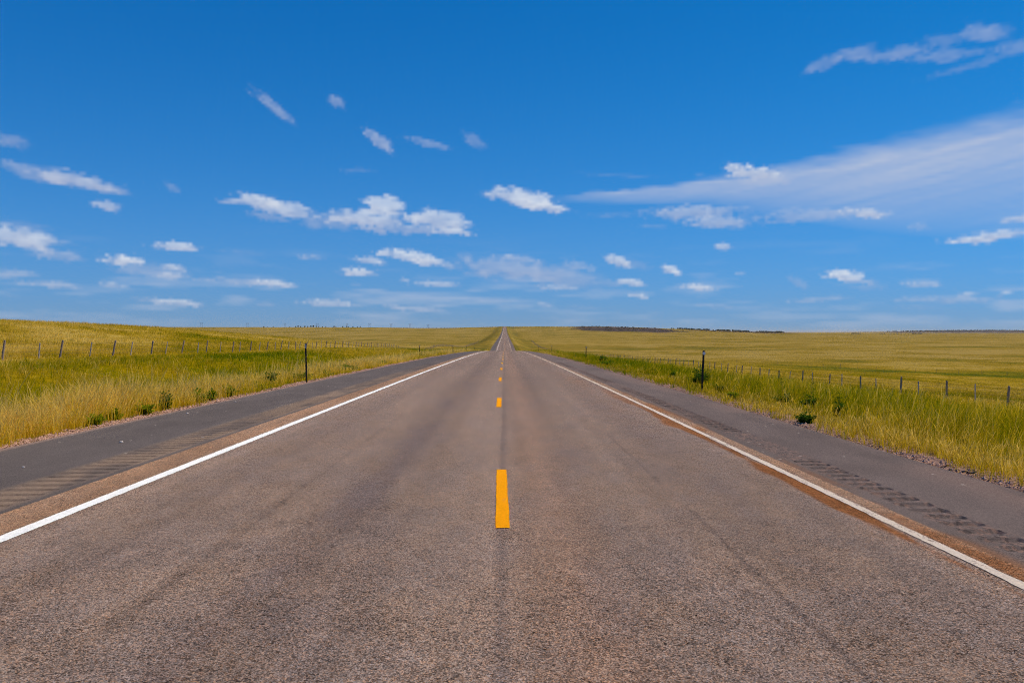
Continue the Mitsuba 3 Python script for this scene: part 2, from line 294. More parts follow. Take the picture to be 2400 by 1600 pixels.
# ---------------------------------------------------------------- ground
def ground_colour(p, n, uv):
    d = uv[0]
    far = smoothstep(60.0, 400.0, p.y)
    d = d + 0.30 * (fbm(p.x * 0.55, p.y * 0.3, 0, 3) - 0.5) + 0.55 * (fbm(p.x * 0.020, p.y * 0.013, 3, 4) - 0.5) + 0.20 * far
    streak = fbm(p.x * 0.011 + 7, p.y * 0.055, 5, 4)
    d = d - 0.55 * far * smoothstep(0.52, 0.68, streak)
    tuft = fbm(p.x * 3.1, p.y * 3.1, 7, 2)
    d = dr.clip(d + 0.25 * (tuft - 0.5), 0, 1) * 4
    c = mi.Color3f(*PALETTE[0].tolist())
    for k in range(4):
        c = mix(c, mi.Color3f(*PALETTE[k + 1].tolist()), dr.clip(d - k, 0, 1))
    c = c * (0.52 + 0.36 * tuft)
    c = mix(c, mi.Color3f(0.225, 0.165, 0.050), 0.50 * far)
    # crushed gravel spilling off both pavement edges, then bare soil under the first grass
    wob = 0.5 * (fbm(p.x * 1.3, p.y * 0.9, 71, 3) - 0.5)
    _, _, r = voronoi(p.x * 38.0, p.y * 38.0)
    stone = mi.Color3f(0.36, 0.24, 0.185) * (0.5 + 0.85 * r)
    soil = mi.Color3f(0.17, 0.105, 0.06) * (0.7 + 0.5 * tuft)
    lip = dr.maximum(smoothstep(-7.95, -7.70, p.x + wob) * (1 - smoothstep(-1, 1, p.x)), smoothstep(6.25, 5.95, p.x + wob) * smoothstep(-1, 1, p.x))
    under = dr.maximum(smoothstep(-9.2, -8.3, p.x + wob) * (1 - smoothstep(-1, 1, p.x)), smoothstep(7.6, 6.8, p.x + wob) * smoothstep(-1, 1, p.x))
    near = smoothstep(330.0, 160.0, p.y)
    c = mix(mix(c, soil, 0.75 * under * near), stone, lip * near)
    dark = mix((0.050, 0.043, 0.042), (0.115, 0.088, 0.080), fbm(p.x * 0.03, p.y * 0.01, 1, 3))
    return mix(c, dark, uv[1])


scene["ground_material"] = {"type": "diffuse", "reflectance": mikit.proc(ground_colour)}
gx = np.concatenate([3.0 * np.sinh(np.linspace(-9.3, -1.9, 170)), np.linspace(-9.8, 9.8, 40)[1:-1], 3.0 * np.sinh(np.linspace(1.9, 9.3, 190))])
gy = np.concatenate([np.linspace(-120, 4, 20), 4 + 10 * np.sinh(np.linspace(0.03, 8.9, 430))])
gx = np.unique(np.round(gx, 3))
X, Y = np.meshgrid(gx, gy)
Z = terrain(X, Y)
add("ground", (np.stack([X.ravel(), Y.ravel(), Z.ravel()], 1), grid_faces(len(gy), len(gx))), "ground_material", smooth=True,
    uv=np.stack([dryness(X, Y).ravel(), shrubland(X, Y).ravel()], 1), kind="structure", label="rolling golden prairie on both sides of the road")


# ---------------------------------------------------------------- road
LANE_L, LANE_R = -4.55, 3.56
LINE_L, LINE_R = -3.97, 3.31


def stone_colour(x, y):
    _, _, r = voronoi(x * 145.0, y * 145.0)
    _, _, r2 = voronoi(x * 66.0 + 5, y * 66.0)
    _, _, r3 = voronoi(x * 22.0, y * 22.0 + 3)
    v = 0.35 + 1.28 * r * r + 0.46 * (r2 - 0.5) + 0.12 * (r3 - 0.5) + 0.16 * (noise(x * 6.5, y * 4.0, 9.0) - 0.5) + 0.08 * (noise(x * 9.0, y * 9.0, 2.0) - 0.5)
    tint = cell_rand(r * 9999.0, 3)
    hue = smoothstep(0.32, 0.68, fbm(x * 3.2, y * 1.5, 31, 4))
    return v, mix((0.95, 0.98, 1.05), (1.30, 0.93, 0.68), tint * tint) * mix((0.97, 0.985, 1.015), (1.03, 1.005, 0.97), hue)


def lane_colour(p, n, uv):
    x, y = p.x, p.y
    v, tint = stone_colour(x, y)
    base = mi.Color3f(0.270, 0.226, 0.187)
    wheel = 1.5 * dr.exp(-dr.square((x + 1.40) / 0.42)) + dr.exp(-dr.square((x + 3.05) / 0.40)) * 0.7 + dr.exp(-dr.square((x - 0.95) / 0.5)) * 0.8 + dr.exp(-dr.square((x - 2.35) / 0.45)) * 0.6
    big = fbm(x * 0.9, y * 0.10, 0, 4)
    bl = fbm(x * 2.2, y * 0.35, 5, 3)
    lines = fbm(x * 4.6, y * 0.035, 8, 4)
    k = 1.02 - 0.15 * wheel * (0.5 + big) + 0.24 * (big - 0.5) + 0.16 * (bl - 0.5) + 0.34 * (lines - 0.5)
    c = base * k
    c = mix(c, mi.Color3f(0.162, 0.143, 0.142), dr.clip(0.42 * wheel * smoothstep(0.25, 0.7, bl), 0, 1))
    # ruddier chips along the crown's right side and in the right lane near its outer wheel path
    ruddy = dr.exp(-dr.square((x - 0.42) / 0.33)) * 0.40 + dr.exp(-dr.square((x - 2.75) / 0.35)) * 0.45 * smoothstep(0.45, 0.7, fbm(x * 0.8, y * 0.16, 9, 3))
    c = mix(c, mi.Color3f(0.290, 0.200, 0.140) * k, dr.clip(ruddy, 0, 1))
    # the seam sealed along the crown and a thin one in the right lane
    wob = 0.03 * (fbm(y * 0.35, 0.0, 4, 2) - 0.5)
    seam = dr.exp(-dr.square((x + 0.02 + wob) / 0.042))
    c = mix(c, mi.Color3f(0.135, 0.122, 0.118), 0.52 * seam)
    thin = dr.exp(-dr.square((x - 1.70 - 2.5 * wob) / 0.028)) * smoothstep(0.35, 0.5, fbm(y * 0.5, 2.0, 4, 2))
    thin2 = dr.exp(-dr.square((x + 2.15 - 2.0 * wob) / 0.03)) * smoothstep(0.5, 0.62, fbm(y * 0.3, 6.0, 4, 2))
    c = mix(c, mi.Color3f(0.075, 0.068, 0.068), dr.clip(0.42 * thin + 0.3 * thin2, 0, 1))
    # unworn tan chips outside the edge lines
    tan = smoothstep(-4.02, -4.10, x + 0.05 * (bl - 0.5)) + smoothstep(3.36, 3.42, x)
    c = mix(c, mi.Color3f(0.325, 0.232, 0.155) * (0.75 + 0.5 * bl), dr.clip(tan, 0, 1))
    # rust-red clay dragged along the right edge line
    nr = fbm(x * 1.7, y * 0.33, 14, 4)
    inner = smoothstep(0.49, 0.64, nr + 0.10 * smoothstep(1.5, 6.0, y) - 0.34 * dr.abs(x - 3.19) / 0.22 + 0.12) * smoothstep(2.86, 3.08, x) * smoothstep(3.40, 3.28, x) * smoothstep(34.0, 12.0, y)
    outer = smoothstep(0.52, 0.68, fbm(x * 1.9, y * 0.42, 17, 4) - 0.02) * smoothstep(3.34, 3.40, x) * smoothstep(40.0, 10.0, y)
    c = mix(c, mi.Color3f(0.255, 0.112, 0.036) * (0.7 + 0.6 * bl), dr.clip(0.92 * inner + 0.72 * outer, 0, 1))
    return c * v * tint


def shoulder_colour(p, n, uv):
    x, y = p.x, p.y
    _, _, r = voronoi(x * 120.0, y * 120.0)
    v = 0.62 + 0.76 * r
    big = fbm(x * 0.8, y * 0.16, 21, 4)
    bl = fbm(x * 3.0, y * 1.1, 23, 3)
    right = smoothstep(-1.0, 1.0, x)
    c = mix((0.101, 0.090, 0.085), (0.135, 0.110, 0.098), right) * (0.72 + 0.35 * big + 0.3 * bl)
    # pale dust: in the grooves of the rumble strip on the left, on the outer third on the right
    rl = smoothstep(-5.42, -5.15, x) * smoothstep(-4.60, -4.70, x) * (0.35 + 0.65 * smoothstep(0.3, 0.62, bl))
    c = mix(c, mi.Color3f(0.225, 0.168, 0.122), dr.clip(0.88 * rl * smoothstep(70.0, 25.0, y), 0, 1))
    ro = smoothstep(4.5, 5.3, x) * smoothstep(0.35, 0.65, big + 0.2 * (bl - 0.5))
    c = mix(c, mi.Color3f(0.215, 0.150, 0.120), dr.clip(0.6 * ro, 0, 1))
    dust = smoothstep(3.75, 3.56, x) * right * smoothstep(0.45, 0.6, fbm(x * 1.9, y * 0.42, 17, 4)) * smoothstep(40.0, 10.0, y)
    c = mix(c, mi.Color3f(0.25, 0.11, 0.035), 0.6 * dust)
    gap = smoothstep(3.70, 3.78, x) * smoothstep(4.18, 4.08, x) * smoothstep(61.0, 58.0, y)
    _, _, rg = voronoi(x * 34.0, y * 22.0)
    c = mix(c, mi.Color3f(0.230, 0.150, 0.115), dr.clip(gap * smoothstep(0.62, 0.9, rg), 0, 1) * 0.8)
    c = mix(c, mi.Color3f(0.030, 0.024, 0.024), dr.clip(gap * smoothstep(0.22, 0.08, rg), 0, 1) * 0.55)
    edge = smoothstep(-7.15, -7.33, x + 0.12 * (bl - 0.5))
    c = mix(c, mi.Color3f(0.25, 0.18, 0.15), dr.clip(edge * 0.8, 0, 1))
    speck = dr.select((cell_rand(x * 24.0, y * 24.0, 7) > 0.9985), 1.0, 0.0)
    return mix(c * v, (0.4, 0.37, 0.33), 0.8 * speck)


scene["chip_seal"] = {"type": "twosided", "bsdf": {"type": "principled", "base_color": mikit.proc(lane_colour), "roughness": 0.95, "specular": 0.03}}
scene["dark_asphalt"] = {"type": "twosided", "bsdf": {"type": "principled", "base_color": mikit.proc(shoulder_colour), "roughness": 0.95, "specular": 0.05}}


def paint(rgb, worn, seed):
    def fn(p, n, uv):
        _, _, r = voronoi(p.x * 90.0, p.y * 90.0)
        w = fbm(p.x * 14.0, p.y * 3.0, seed, 3)
        lost = smoothstep(1.0 - worn - 0.12, 1.0 - worn + 0.10, 0.55 * w + 0.45 * r)
        return mix(mi.Color3f(*rgb) * (0.78 + 0.24 * r + 0.16 * (w - 0.5)), (0.24, 0.18, 0.14), lost)
    return {"type": "twosided", "bsdf": {"type": "principled", "base_color": mikit.proc(fn), "roughness": 0.9, "specular": 0.04}}


scene["white_paint"] = paint((0.88, 0.93, 0.90), 0.04, 2)
scene["worn_white_paint"] = paint((0.72, 0.64, 0.52), 0.27, 5)
scene["yellow_paint"] = paint((0.92, 0.375, 0.002), 0.15, 8)

ROAD_Y = np.unique(np.concatenate([np.arange(-60, 0, 6.0), np.arange(0, 260, 2.0), np.arange(260, 520, 5.0), np.arange(520, 3100, 20.0)]))


def strip(x0, x1, ys, dz, nx=2):
    xs = np.linspace(x0, x1, nx)
    X, Y = np.meshgrid(xs, ys)
    return np.stack([X.ravel(), Y.ravel(), (z_road(Y) + dz).ravel()], 1), grid_faces(len(ys), nx)


scene_road = strip(LANE_L, LANE_R, ROAD_Y, 0.0)
add("road__lanes", scene_road, "chip_seal", smooth=True, label="brown chip-sealed two-lane carriageway")
tag("road", "straight two-lane road running over a crest to the horizon", kind="structure")


def rumble(y, spans):
    on = np.zeros_like(y)
    for a, b in spans:
        on = np.maximum(on, sstep(a - 0.05, a + 0.05, y) * sstep(b + 0.05, b - 0.05, y))
    ph = (y % 0.275) / 0.275
    return on * np.clip(np.sin(np.pi * np.clip(ph / 0.5, 0, 1)), 0, 1) ** 0.6


def shoulder(key, x0, x1, g0, g1, spans, label):
    side = np.sign(x0)
    xs = np.unique(np.concatenate([[x0, x1], np.linspace(x0, x1, 5), [g0 - 0.012, g0 + 0.02, g0 + 0.1, (g0 + g1) / 2, g1 - 0.1, g1 - 0.02, g1 + 0.012]]))
    ys = np.unique(np.concatenate([ROAD_Y, np.arange(3.0, 62.0, 0.0275)]))
    X, Y = np.meshgrid(xs, ys)
    across = sstep(g0 - 0.012, g0 + 0.03, X) * sstep(g1 + 0.012, g1 - 0.03, X)
    wob = 0.8 + 0.4 * fb(X * 4, Y * 4, 77, 2)
    Z = z_road(Y) - 0.006 - 0.02 * np.abs(X - np.where(side < 0, x1, x0)) * 0.3 - DEPTH[side] * wob * across * rumble(Y + 0.03 * (fb(X * 1.5, Y * 0 + 3, 5, 2) - 0.5), spans)
    V = np.stack([X.ravel(), Y.ravel(), Z.ravel()], 1)
    add(key, (V, grid_faces(len(ys), len(xs))), "dark_asphalt", smooth=False, label=label)


DEPTH = {-1: 0.020, 1: 0.029}
shoulder("road__shoulder", LEFT_EDGE, LANE_L, -5.30, -4.72, [(3.2, 22.5), (26.0, 38.8), (42.4, 55.0)], "wide dark asphalt left shoulder with dusty rumble strip")
shoulder("road__shoulder_001", LANE_R, RIGHT_EDGE, 3.76, 4.10, [(3.2, 10.65), (14.0, 27.0), (30.6, 43.4), (47.0, 59.6)], "grey asphalt right shoulder with broken rumble strip")


def ragged_strip(xc, w, ys, dz, seed, amp):
    j = (fb(ys * 6, ys * 0 + seed, seed, 3) - 0.5) * amp
    k = (fb(ys * 6, ys * 0 + seed + 9, seed, 3) - 0.5) * amp
    a = np.stack([xc - w / 2 + j, ys, z_road(ys) + dz], 1)
    b = np.stack([xc + w / 2 + k, ys, z_road(ys) + dz], 1)
    n = len(ys)
    i = np.arange(n - 1)
    return np.vstack([a, b]), np.stack([i, i + n, i + n + 1, i + 1], 1)


fine_y = np.unique(np.concatenate([np.arange(2.0, 40.0, 0.06), np.arange(40, 160, 0.6), ROAD_Y]))
add("road__edge_line", ragged_strip(LINE_L, 0.138, fine_y, 0.005, 3, 0.012), "white_paint", label="bright white left edge line")
add("road__edge_line_001", ragged_strip(LINE_R, 0.094, fine_y, 0.005, 6, 0.022), "worn_white_paint", label="worn cream right edge line with rusty dirt along it")
DASHES = [(6.77, -0.018, -0.040), (18.96, -0.140, -0.146), (31.15, -0.180, -0.186), (43.30, -0.19, -0.19), (55.5, -0.188, -0.188)]
for i in range(5, 60):
    DASHES.append((55.5 + 12.19 * (i - 4), -0.17, -0.17))
for i, (y0, xa, xb) in enumerate(DASHES):
    if 225 < y0 < 385:
        continue
    ys = np.linspace(y0, y0 + 3.05, 40 if y0 < 40 else 5)
    v, f = ragged_strip(0.0, 0.118, ys, 0.005, 20 + i, 0.012)
    v[:, 0] += np.interp(v[:, 1], [y0, y0 + 3.05], [xa, xb])
    add(numbered("road__centre_dash", i), (v, f), "yellow_paint", label="yellow centre dash nearest the camera" if i == 0 else None)

# sealed cracks running across the lanes
diffuse("crack_sealant", (0.085, 0.076, 0.074), 0.8)
for i, (y0, xa, xb, slant, w) in enumerate([(33.6, 0.25, 3.2, -0.9, 0.085), (52.0, -3.3, -0.5, 0.0, 0.13), (55.5, -3.4, 2.2, 0.4, 0.13), (49.0, 0.4, 2.4, -1.5, 0.10), (95.0, -2.9, 2.9, 0.5, 0.34),
                                            (19.4, 3.75, 4.6, 0.15, 0.016), (25.4, -5.9, -4.2, 0.3, 0.018)]):
    xs = np.linspace(xa, xb, 40)
    yy = y0 + slant * (xs - xa) / (xb - xa) + (fb(xs * 2.2, xs * 0 + i, 50 + i, 3) - 0.5) * 0.5
    ww = w * (0.5 + fb(xs * 3, xs * 0, 60 + i, 2))
    n = len(xs)
    lo = np.stack([xs, yy - ww, z_road(yy - ww) + 0.004 - 0.004 * (np.abs(xs) > 4.0)], 1)
    hi = np.stack([xs, yy + ww, z_road(yy + ww) + 0.004 - 0.004 * (np.abs(xs) > 4.0)], 1)
    k = np.arange(n - 1)
    add(numbered("road__crack", i), (np.vstack([lo, hi]), np.stack([k, k + 1, k + n + 1, k + n], 1)), "crack_sealant")


# ---------------------------------------------------------------- grasses
scene["grass_blades"] = {"type": "principledthin", "base_color": {"type": "mesh_attribute", "name": "vertex_color"}, "roughness": 0.95, "diff_trans": 0.95, "spec_trans": 0.0, "eta": 1.03}

WEEDS = [
    (-7.85, 15.6, 0.22, 0.42, "pale_leaf", "low leafy green weed nearest the camera on the left verge, at the gravel edge"),
    (-7.95, 16.6, 0.26, 0.40, "pale_leaf", "second low leafy green weed on the left verge, below tall straw stalks"),
    (-7.9, 17.9, 0.34, 0.60, "pale_leaf", "light green weed just left of the round dark bush on the left verge"),
    (-8, 19.2, 0.52, 0.56, "dark_leaf", "round dark green bush at the left gravel edge, darkest on that side"),
    (-7.95, 21.3, 0.40, 0.75, "green_leaf", "wide low green weed right of the round dark bush on the left verge"),
    (-8, 22.2, 0.35, 0.38, "green_leaf", "upright green weed right of the wide low weed on the left verge"),
    (-8, 23.7, 0.42, 0.60, "pale_leaf", "pale green weed midway between round dark bush and left delineator"),
    (-8.15, 25.2, 0.36, 0.59, "green_leaf", "bushy green weed short of the left delineator, third before it"),
    (-8.1, 26.8, 0.36, 0.59, "green_leaf", "bushy green weed short of the left delineator, second before it"),
    (-8.5, 29.6, 0.62, 1.05, "dark_leaf", "broad dark green bush just before the nearest left delineator"),
    (-8.3, 32.6, 0.40, 0.68, "dark_leaf", "dark green weed close behind the nearest left delineator"),
    (-8.3, 34.2, 0.36, 0.85, "green_leaf", "low spreading green weed just past the nearest left delineator"),
    (-8.4, 37.5, 0.36, 1.10, "green_leaf", "long low green weed patch second past the nearest left delineator"),
    (-8.4, 43.5, 0.43, 1.36, "green_leaf", "wide green weed clump halfway to the second left delineator"),
    (-8.5, 55, 0.40, 1.27, "green_leaf", "green weed clump farther on towards the second left delineator"),
    (-8.6, 84, 0.43, 1.70, "dark_leaf", "dark weed clump just past the second left delineator"),
    (5.95, 15.9, 0.22, 0.51, "dark_leaf", "low dark green weed at the right gravel edge, nearest the camera"),
    (7.25, 19.2, 0.45, 0.51, "dark_leaf", "tall dark weed with a leafy spike on the right verge, nearer of two"),
    (7.1, 20.7, 0.40, 0.51, "dark_leaf", "dark weed with a leafy spike on the right verge, farther of two"),
    (7.35, 17.8, 0.32, 0.38, "dark_leaf", "small dark green weed right of the two spiked weeds"),
    (6.35, 22.7, 0.26, 0.38, "pale_leaf", "bright green weed at the right gravel edge before the delineator"),
    (6.75, 25.5, 0.30, 0.42, "dark_leaf", "dark little weed beside the foot of the nearest right delineator"),
    (7, 29.3, 0.72, 0.95, "dark_leaf", "round dark green bush left of the nearest right delineator"),
    (7.5, 30.6, 0.86, 0.70, "dark_leaf", "upright dark bush between round bush and nearest right delineator"),
    (7.4, 61.5, 0.68, 0.77, "dark_leaf", "dark upright weed near the second right delineator"),
    (6.8, 54, 0.36, 1.10, "green_leaf", "low green weed patch nearer than the second right delineator"),
    (7.2, 34.5, 0.54, 0.34, "green_leaf", "slender green weed past the round bush on the right verge"),
]


def spread(n, y0, y1, power, xlo, xhi, rng):
    """n points between the distances y0 and y1, thinning out with distance; xlo(y), xhi(y) bound them sideways"""
    u = rng.random(n)
    k = 1 - power
    y = (y0 ** k + u * (y1 ** k - y0 ** k)) ** (1 / k)
    a, b = xlo(y), xhi(y)
    x = a + (b - a) * rng.random(n)
    return x, y


def blades(x, y, height, width, tuft, rng, headed, lean, loose, straw, gain, simple):
    """curved tapering blades standing in tufts; some carry a pale seed head"""
    n = len(x)
    nt = int(tuft.max()) + 1
    z = terrain(x, y) - 0.02
    d = dryness(x, y)
    yaw = rng.random(n) * 2 * np.pi
    dirx, diry = np.cos(yaw), np.sin(yaw)
    lx = lean[0] + (loose * rng.standard_normal(nt))[tuft] + 0.13 * rng.standard_normal(n)
    ly = lean[1] + (loose * rng.standard_normal(nt))[tuft] + 0.13 * rng.standard_normal(n)
    head = rng.random(n) < headed * np.clip(0.35 + 1.3 * d, 0, 1.3)
    dv = np.clip(d + (0.13 * rng.standard_normal(nt) + np.where(rng.random(nt) < straw, 0.3, 0))[tuft] + 0.10 * rng.standard_normal(n), 0, 1)
    low = grass_colour(np.clip(dv - 0.10, 0, 1))
    mid = grass_colour(dv)
    top = grass_colour(np.where(head, np.clip(dv + 0.30, 0.45, 1), np.clip(dv + 0.08, 0, 1)))
    levels = [(0, 0.0, 1.0), (2, 0.52, 0.75)] if simple else [(0, 0.0, 1.0), (2, 0.52, 0.75), (4, 0.84, None)]
    nv = 5 if simple else 7
    V, C = np.zeros((n, nv, 3)), np.zeros((n, nv, 3))
    for i, t, w in levels:
        cx, cy, cz = x + lx * height * t ** 1.7, y + ly * height * t ** 1.7, z + height * t
        ww = (width * w if w is not None else np.where(head, width * 1.25, width * 0.42)) * 0.5
        V[:, i] = np.stack([cx - dirx * ww, cy - diry * ww, cz], 1)
        V[:, i + 1] = np.stack([cx + dirx * ww, cy + diry * ww, cz], 1)
    V[:, nv - 1] = np.stack([x + lx * height, y + ly * height, z + height], 1)
    C[:, 0:2], C[:, 2:4], C[:, 4:] = low[:, None], mid[:, None], top[:, None]
    var = gain * ((0.82 + 0.36 * rng.random(nt))[tuft] * (0.85 + 0.3 * rng.random(n)))[:, None, None]
    F = np.array([[0, 1, 3], [0, 3, 2], [2, 3, 4]] if simple else [[0, 1, 3], [0, 3, 2], [2, 3, 5], [2, 5, 4], [4, 5, 6]])
    F = (F[None] + nv * np.arange(n)[:, None, None]).reshape(-1, 3)
    C = C * var
    C = C * np.minimum(1, 0.88 / C.max(-1, keepdims=True))
    return V.reshape(-1, 3), F, C.reshape(-1, 3)


def grass(key, n, y0, y1, power, xlo, xhi, hmin, hmax, label, seed, keep=None, headed=0.4, lean=(0.12, 0.0), loose=0.25, straw=0.0, gain=1.0, simple=False, tall=None, per=7):
    rng = np.random.default_rng(seed)
    cx, cy = spread(n // per, y0, y1, power, xlo, xhi, rng)
    tuft = np.repeat(np.arange(len(cx)), per)
    r = 0.035 * np.maximum(1, (cy / 10) ** 0.85)[tuft]
    x, y = cx[tuft] + r * rng.standard_normal(len(tuft)), cy[tuft] + r * rng.standard_normal(len(tuft))
    m = np.ones(len(x), bool)
    if keep is not None:
        m &= rng.random(len(x)) < keep(x, y)
    for wx, wy, wh, ww, *_ in WEEDS:                         # the grass stands thinner where weeds grow
        m &= ~((((x - wx) / (0.42 * ww)) ** 2 + ((y - wy) / (0.42 * ww)) ** 2 < 1) & (rng.random(len(x)) < 0.6))
        m &= ~((np.abs(x) < abs(wx)) & (x * wx > 0) & (np.abs(y - wy + 0.3) < 0.45 * ww) & (rng.random(len(x)) < 0.6))
    x, y, tuft = x[m], y[m], tuft[m]
    clump = fb(x / 1.3, y / 1.3, seed, 3)
    h = (hmin + (hmax - hmin) * np.clip(clump * 1.5 - 0.25, 0, 1)) * (0.5 + 0.85 * rng.random(len(x)))
    h *= 0.72 + 0.56 * np.clip(fb(x / 4.0, y / 4.0, seed + 50, 2) * 1.6 - 0.3, 0, 1)        # flattened and fresh patches
    if tall is not None:
        h = h * tall(x, y)
    w = np.maximum(0.0045 * (y / 9.0) ** 0.8, 0.0045) * np.where(y > 120, (120 / y) ** 0.3, 1) * (0.7 + 0.7 * rng.random(len(x)))
    V, F, C = blades(x, y, h, w, tuft, rng, headed, lean, loose, straw, gain, simple)
    add(key, (V, F), "grass_blades", color=C, label=label, kind="stuff")


def const(v):
    return lambda y: np.full_like(y, v)


def gravel_edge_left(x, y):
    return sstep(7.62, 7.95, -x + 0.30 * (fb(y * 0.9, 0 * y, 71, 3) - 0.5) * 2)


def gravel_edge_right(x, y):
    return sstep(5.50, 5.85, x + 0.35 * (fb(y * 0.9, 0 * y, 72, 3) - 0.5) * 2)


grass("tall_straw_grass", 64000, 8, 420, 1.55, const(-10.4), const(-7.55), 0.34, 0.66, "tall bleached straw grass along the left gravel edge", 101, keep=gravel_edge_left, headed=0.8, straw=0.3, gain=1.75,
      tall=lambda x, y: 0.55 + 0.45 * sstep(7.8, 8.7, -x))
grass("ditch_grass", 120000, 12, 430, 1.5, const(-33.5), const(-9.8), 0.28, 0.56, "green and gold grass in the left ditch and up to the fence", 102, headed=0.35, straw=0.07, gain=1.4,
      tall=lambda x, y: 1 - 0.55 * sstep(22, 30, -x))
grass("hillside_grass", 170000, 46, 430, 1.35, lambda y: np.maximum(-0.78 * y - 10, -190.0), const(-33), 0.24, 0.42, "golden dry grass over the low hill behind the left fence", 103, headed=0.5, straw=0.12, gain=1.35, simple=True)
grass("roadside_grass", 72000, 6.5, 420, 1.55, const(5.42), const(10.2), 0.35, 0.66, "mixed green and straw grass along the right shoulder", 104, keep=gravel_edge_right, headed=0.45, straw=0.14, gain=1.45,
      tall=lambda x, y: 0.38 + 0.62 * sstep(6.2, 8.4, x))
grass("embankment_grass", 105000, 12, 430, 1.5, const(9.9), const(33.5), 0.34, 0.62, "lush yellow-green grass on the bank below the right shoulder", 105, headed=0.36, straw=0.10, gain=1.45,
      tall=lambda x, y: 1 - 0.3 * sstep(24, 32, x))
grass("straw_stalks", 4000, 9, 120, 1.7, const(-10.8), const(-7.8), 0.55, 0.85, "tall single straw stalks with seed heads standing over the left verge", 107, headed=1.4, straw=0.9, gain=1.7, per=3, loose=0.12)
grass("straw_stalks_001", 4500, 9, 120, 1.7, const(7.8), const(17), 0.52, 0.82, "tall single straw stalks with seed heads standing over the right bank", 108, headed=1.4, straw=0.8, gain=1.6, per=3, loose=0.12)
grass("pasture_grass", 160000, 44, 520, 1.3, const(33), lambda y: np.minimum(0.78 * y + 10, 240.0), 0.12, 0.26, "short straw-coloured pasture grass beyond the right fence", 106, headed=0.25, straw=0.12, gain=1.0, simple=True)


# ---------------------------------------------------------------- gravel along the pavement edges
diffuse("pink_stone", (0.50, 0.32, 0.235), 0.95)
diffuse("grey_stone", (0.30, 0.20, 0.15), 0.95)
diffuse("pale_stone", (0.62, 0.57, 0.52), 0.7)


def stones(key, n, xlo, xhi, y0, y1, power, smin, smax, bsdf, label, seed, keep=None, z=None):
    rng = np.random.default_rng(seed)
    x, y = spread(n, y0, y1, power, const(xlo), const(xhi), rng)
    if keep is not None:
        m = rng.random(n) < keep(x, y)
        x, y = x[m], y[m]
    n = len(x)
    s = smin + (smax - smin) * rng.random(n) ** 2
    s = s * np.maximum(1, (y / 14) ** 0.5)
    o = np.array([[1, 0, 0], [-1, 0, 0], [0, 1, 0], [0, -1, 0], [0, 0, 0.7], [0, 0, -0.5]], float)
    F = np.array([[0, 2, 4], [2, 1, 4], [1, 3, 4], [3, 0, 4], [2, 0, 5], [1, 2, 5], [3, 1, 5], [0, 3, 5]])
    a = rng.random(n) * 6.28
    V = o[None] * (0.6 + 0.8 * rng.random((n, 6, 1)))
    V = np.stack([V[..., 0] * np.cos(a)[:, None] - V[..., 1] * np.sin(a)[:, None], V[..., 0] * np.sin(a)[:, None] + V[..., 1] * np.cos(a)[:, None], V[..., 2]], -1) * s[:, None, None]
    zz = terrain(x, y) if z is None else z(x, y)
    V += np.stack([x, y, zz + 0.2 * s], -1)[:, None]
    add(key, (V.reshape(-1, 3), (F[None] + 6 * np.arange(n)[:, None, None]).reshape(-1, 3)), bsdf, label=label, kind="stuff")


stones("gravel", 9000, -8.05, -7.28, 9, 90, 1.6, 0.010, 0.034, "pink_stone", "pinkish crushed gravel along the left pavement edge", 201, keep=lambda x, y: 1 - 0.8 * gravel_edge_left(x, y))
stones("gravel_001", 4500, 5.36, 6.2, 6, 80, 1.6, 0.010, 0.032, "pink_stone", "pinkish crushed gravel along the right pavement edge", 202, keep=lambda x, y: 1 - 0.8 * gravel_edge_right(x, y))
stones("gravel_002", 1200, 5.30, 6.1, 6, 60, 1.6, 0.008, 0.026, "grey_stone", "dark grey grit scattered over the right pavement edge", 203, keep=lambda x, y: 1 - 0.6 * gravel_edge_right(x, y))


def lump(scale, seed, sub=2, rough=0.35):
    m = trimesh.creation.icosphere(subdivisions=sub)
    v = m.vertices
    k = 1 + rough * (meshkit.fbm(v * 1.6 + seed * 7.3, 3, seed) - 0.5) * 2
    return trimesh.Trimesh(v * k[:, None] * np.asarray(scale), m.faces, process=False)


for i, (x, y, s, lab) in enumerate([(-5.92, 12.6, 0.022, "white pebble lying alone on the left shoulder, largest of the white pebbles"), (-5.98, 10.15, 0.014, "small pale pebble on the left shoulder, nearest the camera of the pale pebbles"),
                                    (-6.85, 17.6, 0.020, "pale pebble on the left shoulder beside the gravel edge by the round dark green bush"), (-6.9, 20.9, 0.017, "pale pebble on the left shoulder, farthest of the white pebbles")]):
    m = lump((s * 1.3, s, s * 0.8), 300 + i)
    m.apply_translation([x, y, float(z_road(y)) - 0.006 - 0.006 * abs(x - LANE_L) + s * 0.35])
    add(numbered("pebble", i), m, "pale_stone", smooth=True, label=lab, category="pebble", group="white pebbles on the left shoulder")

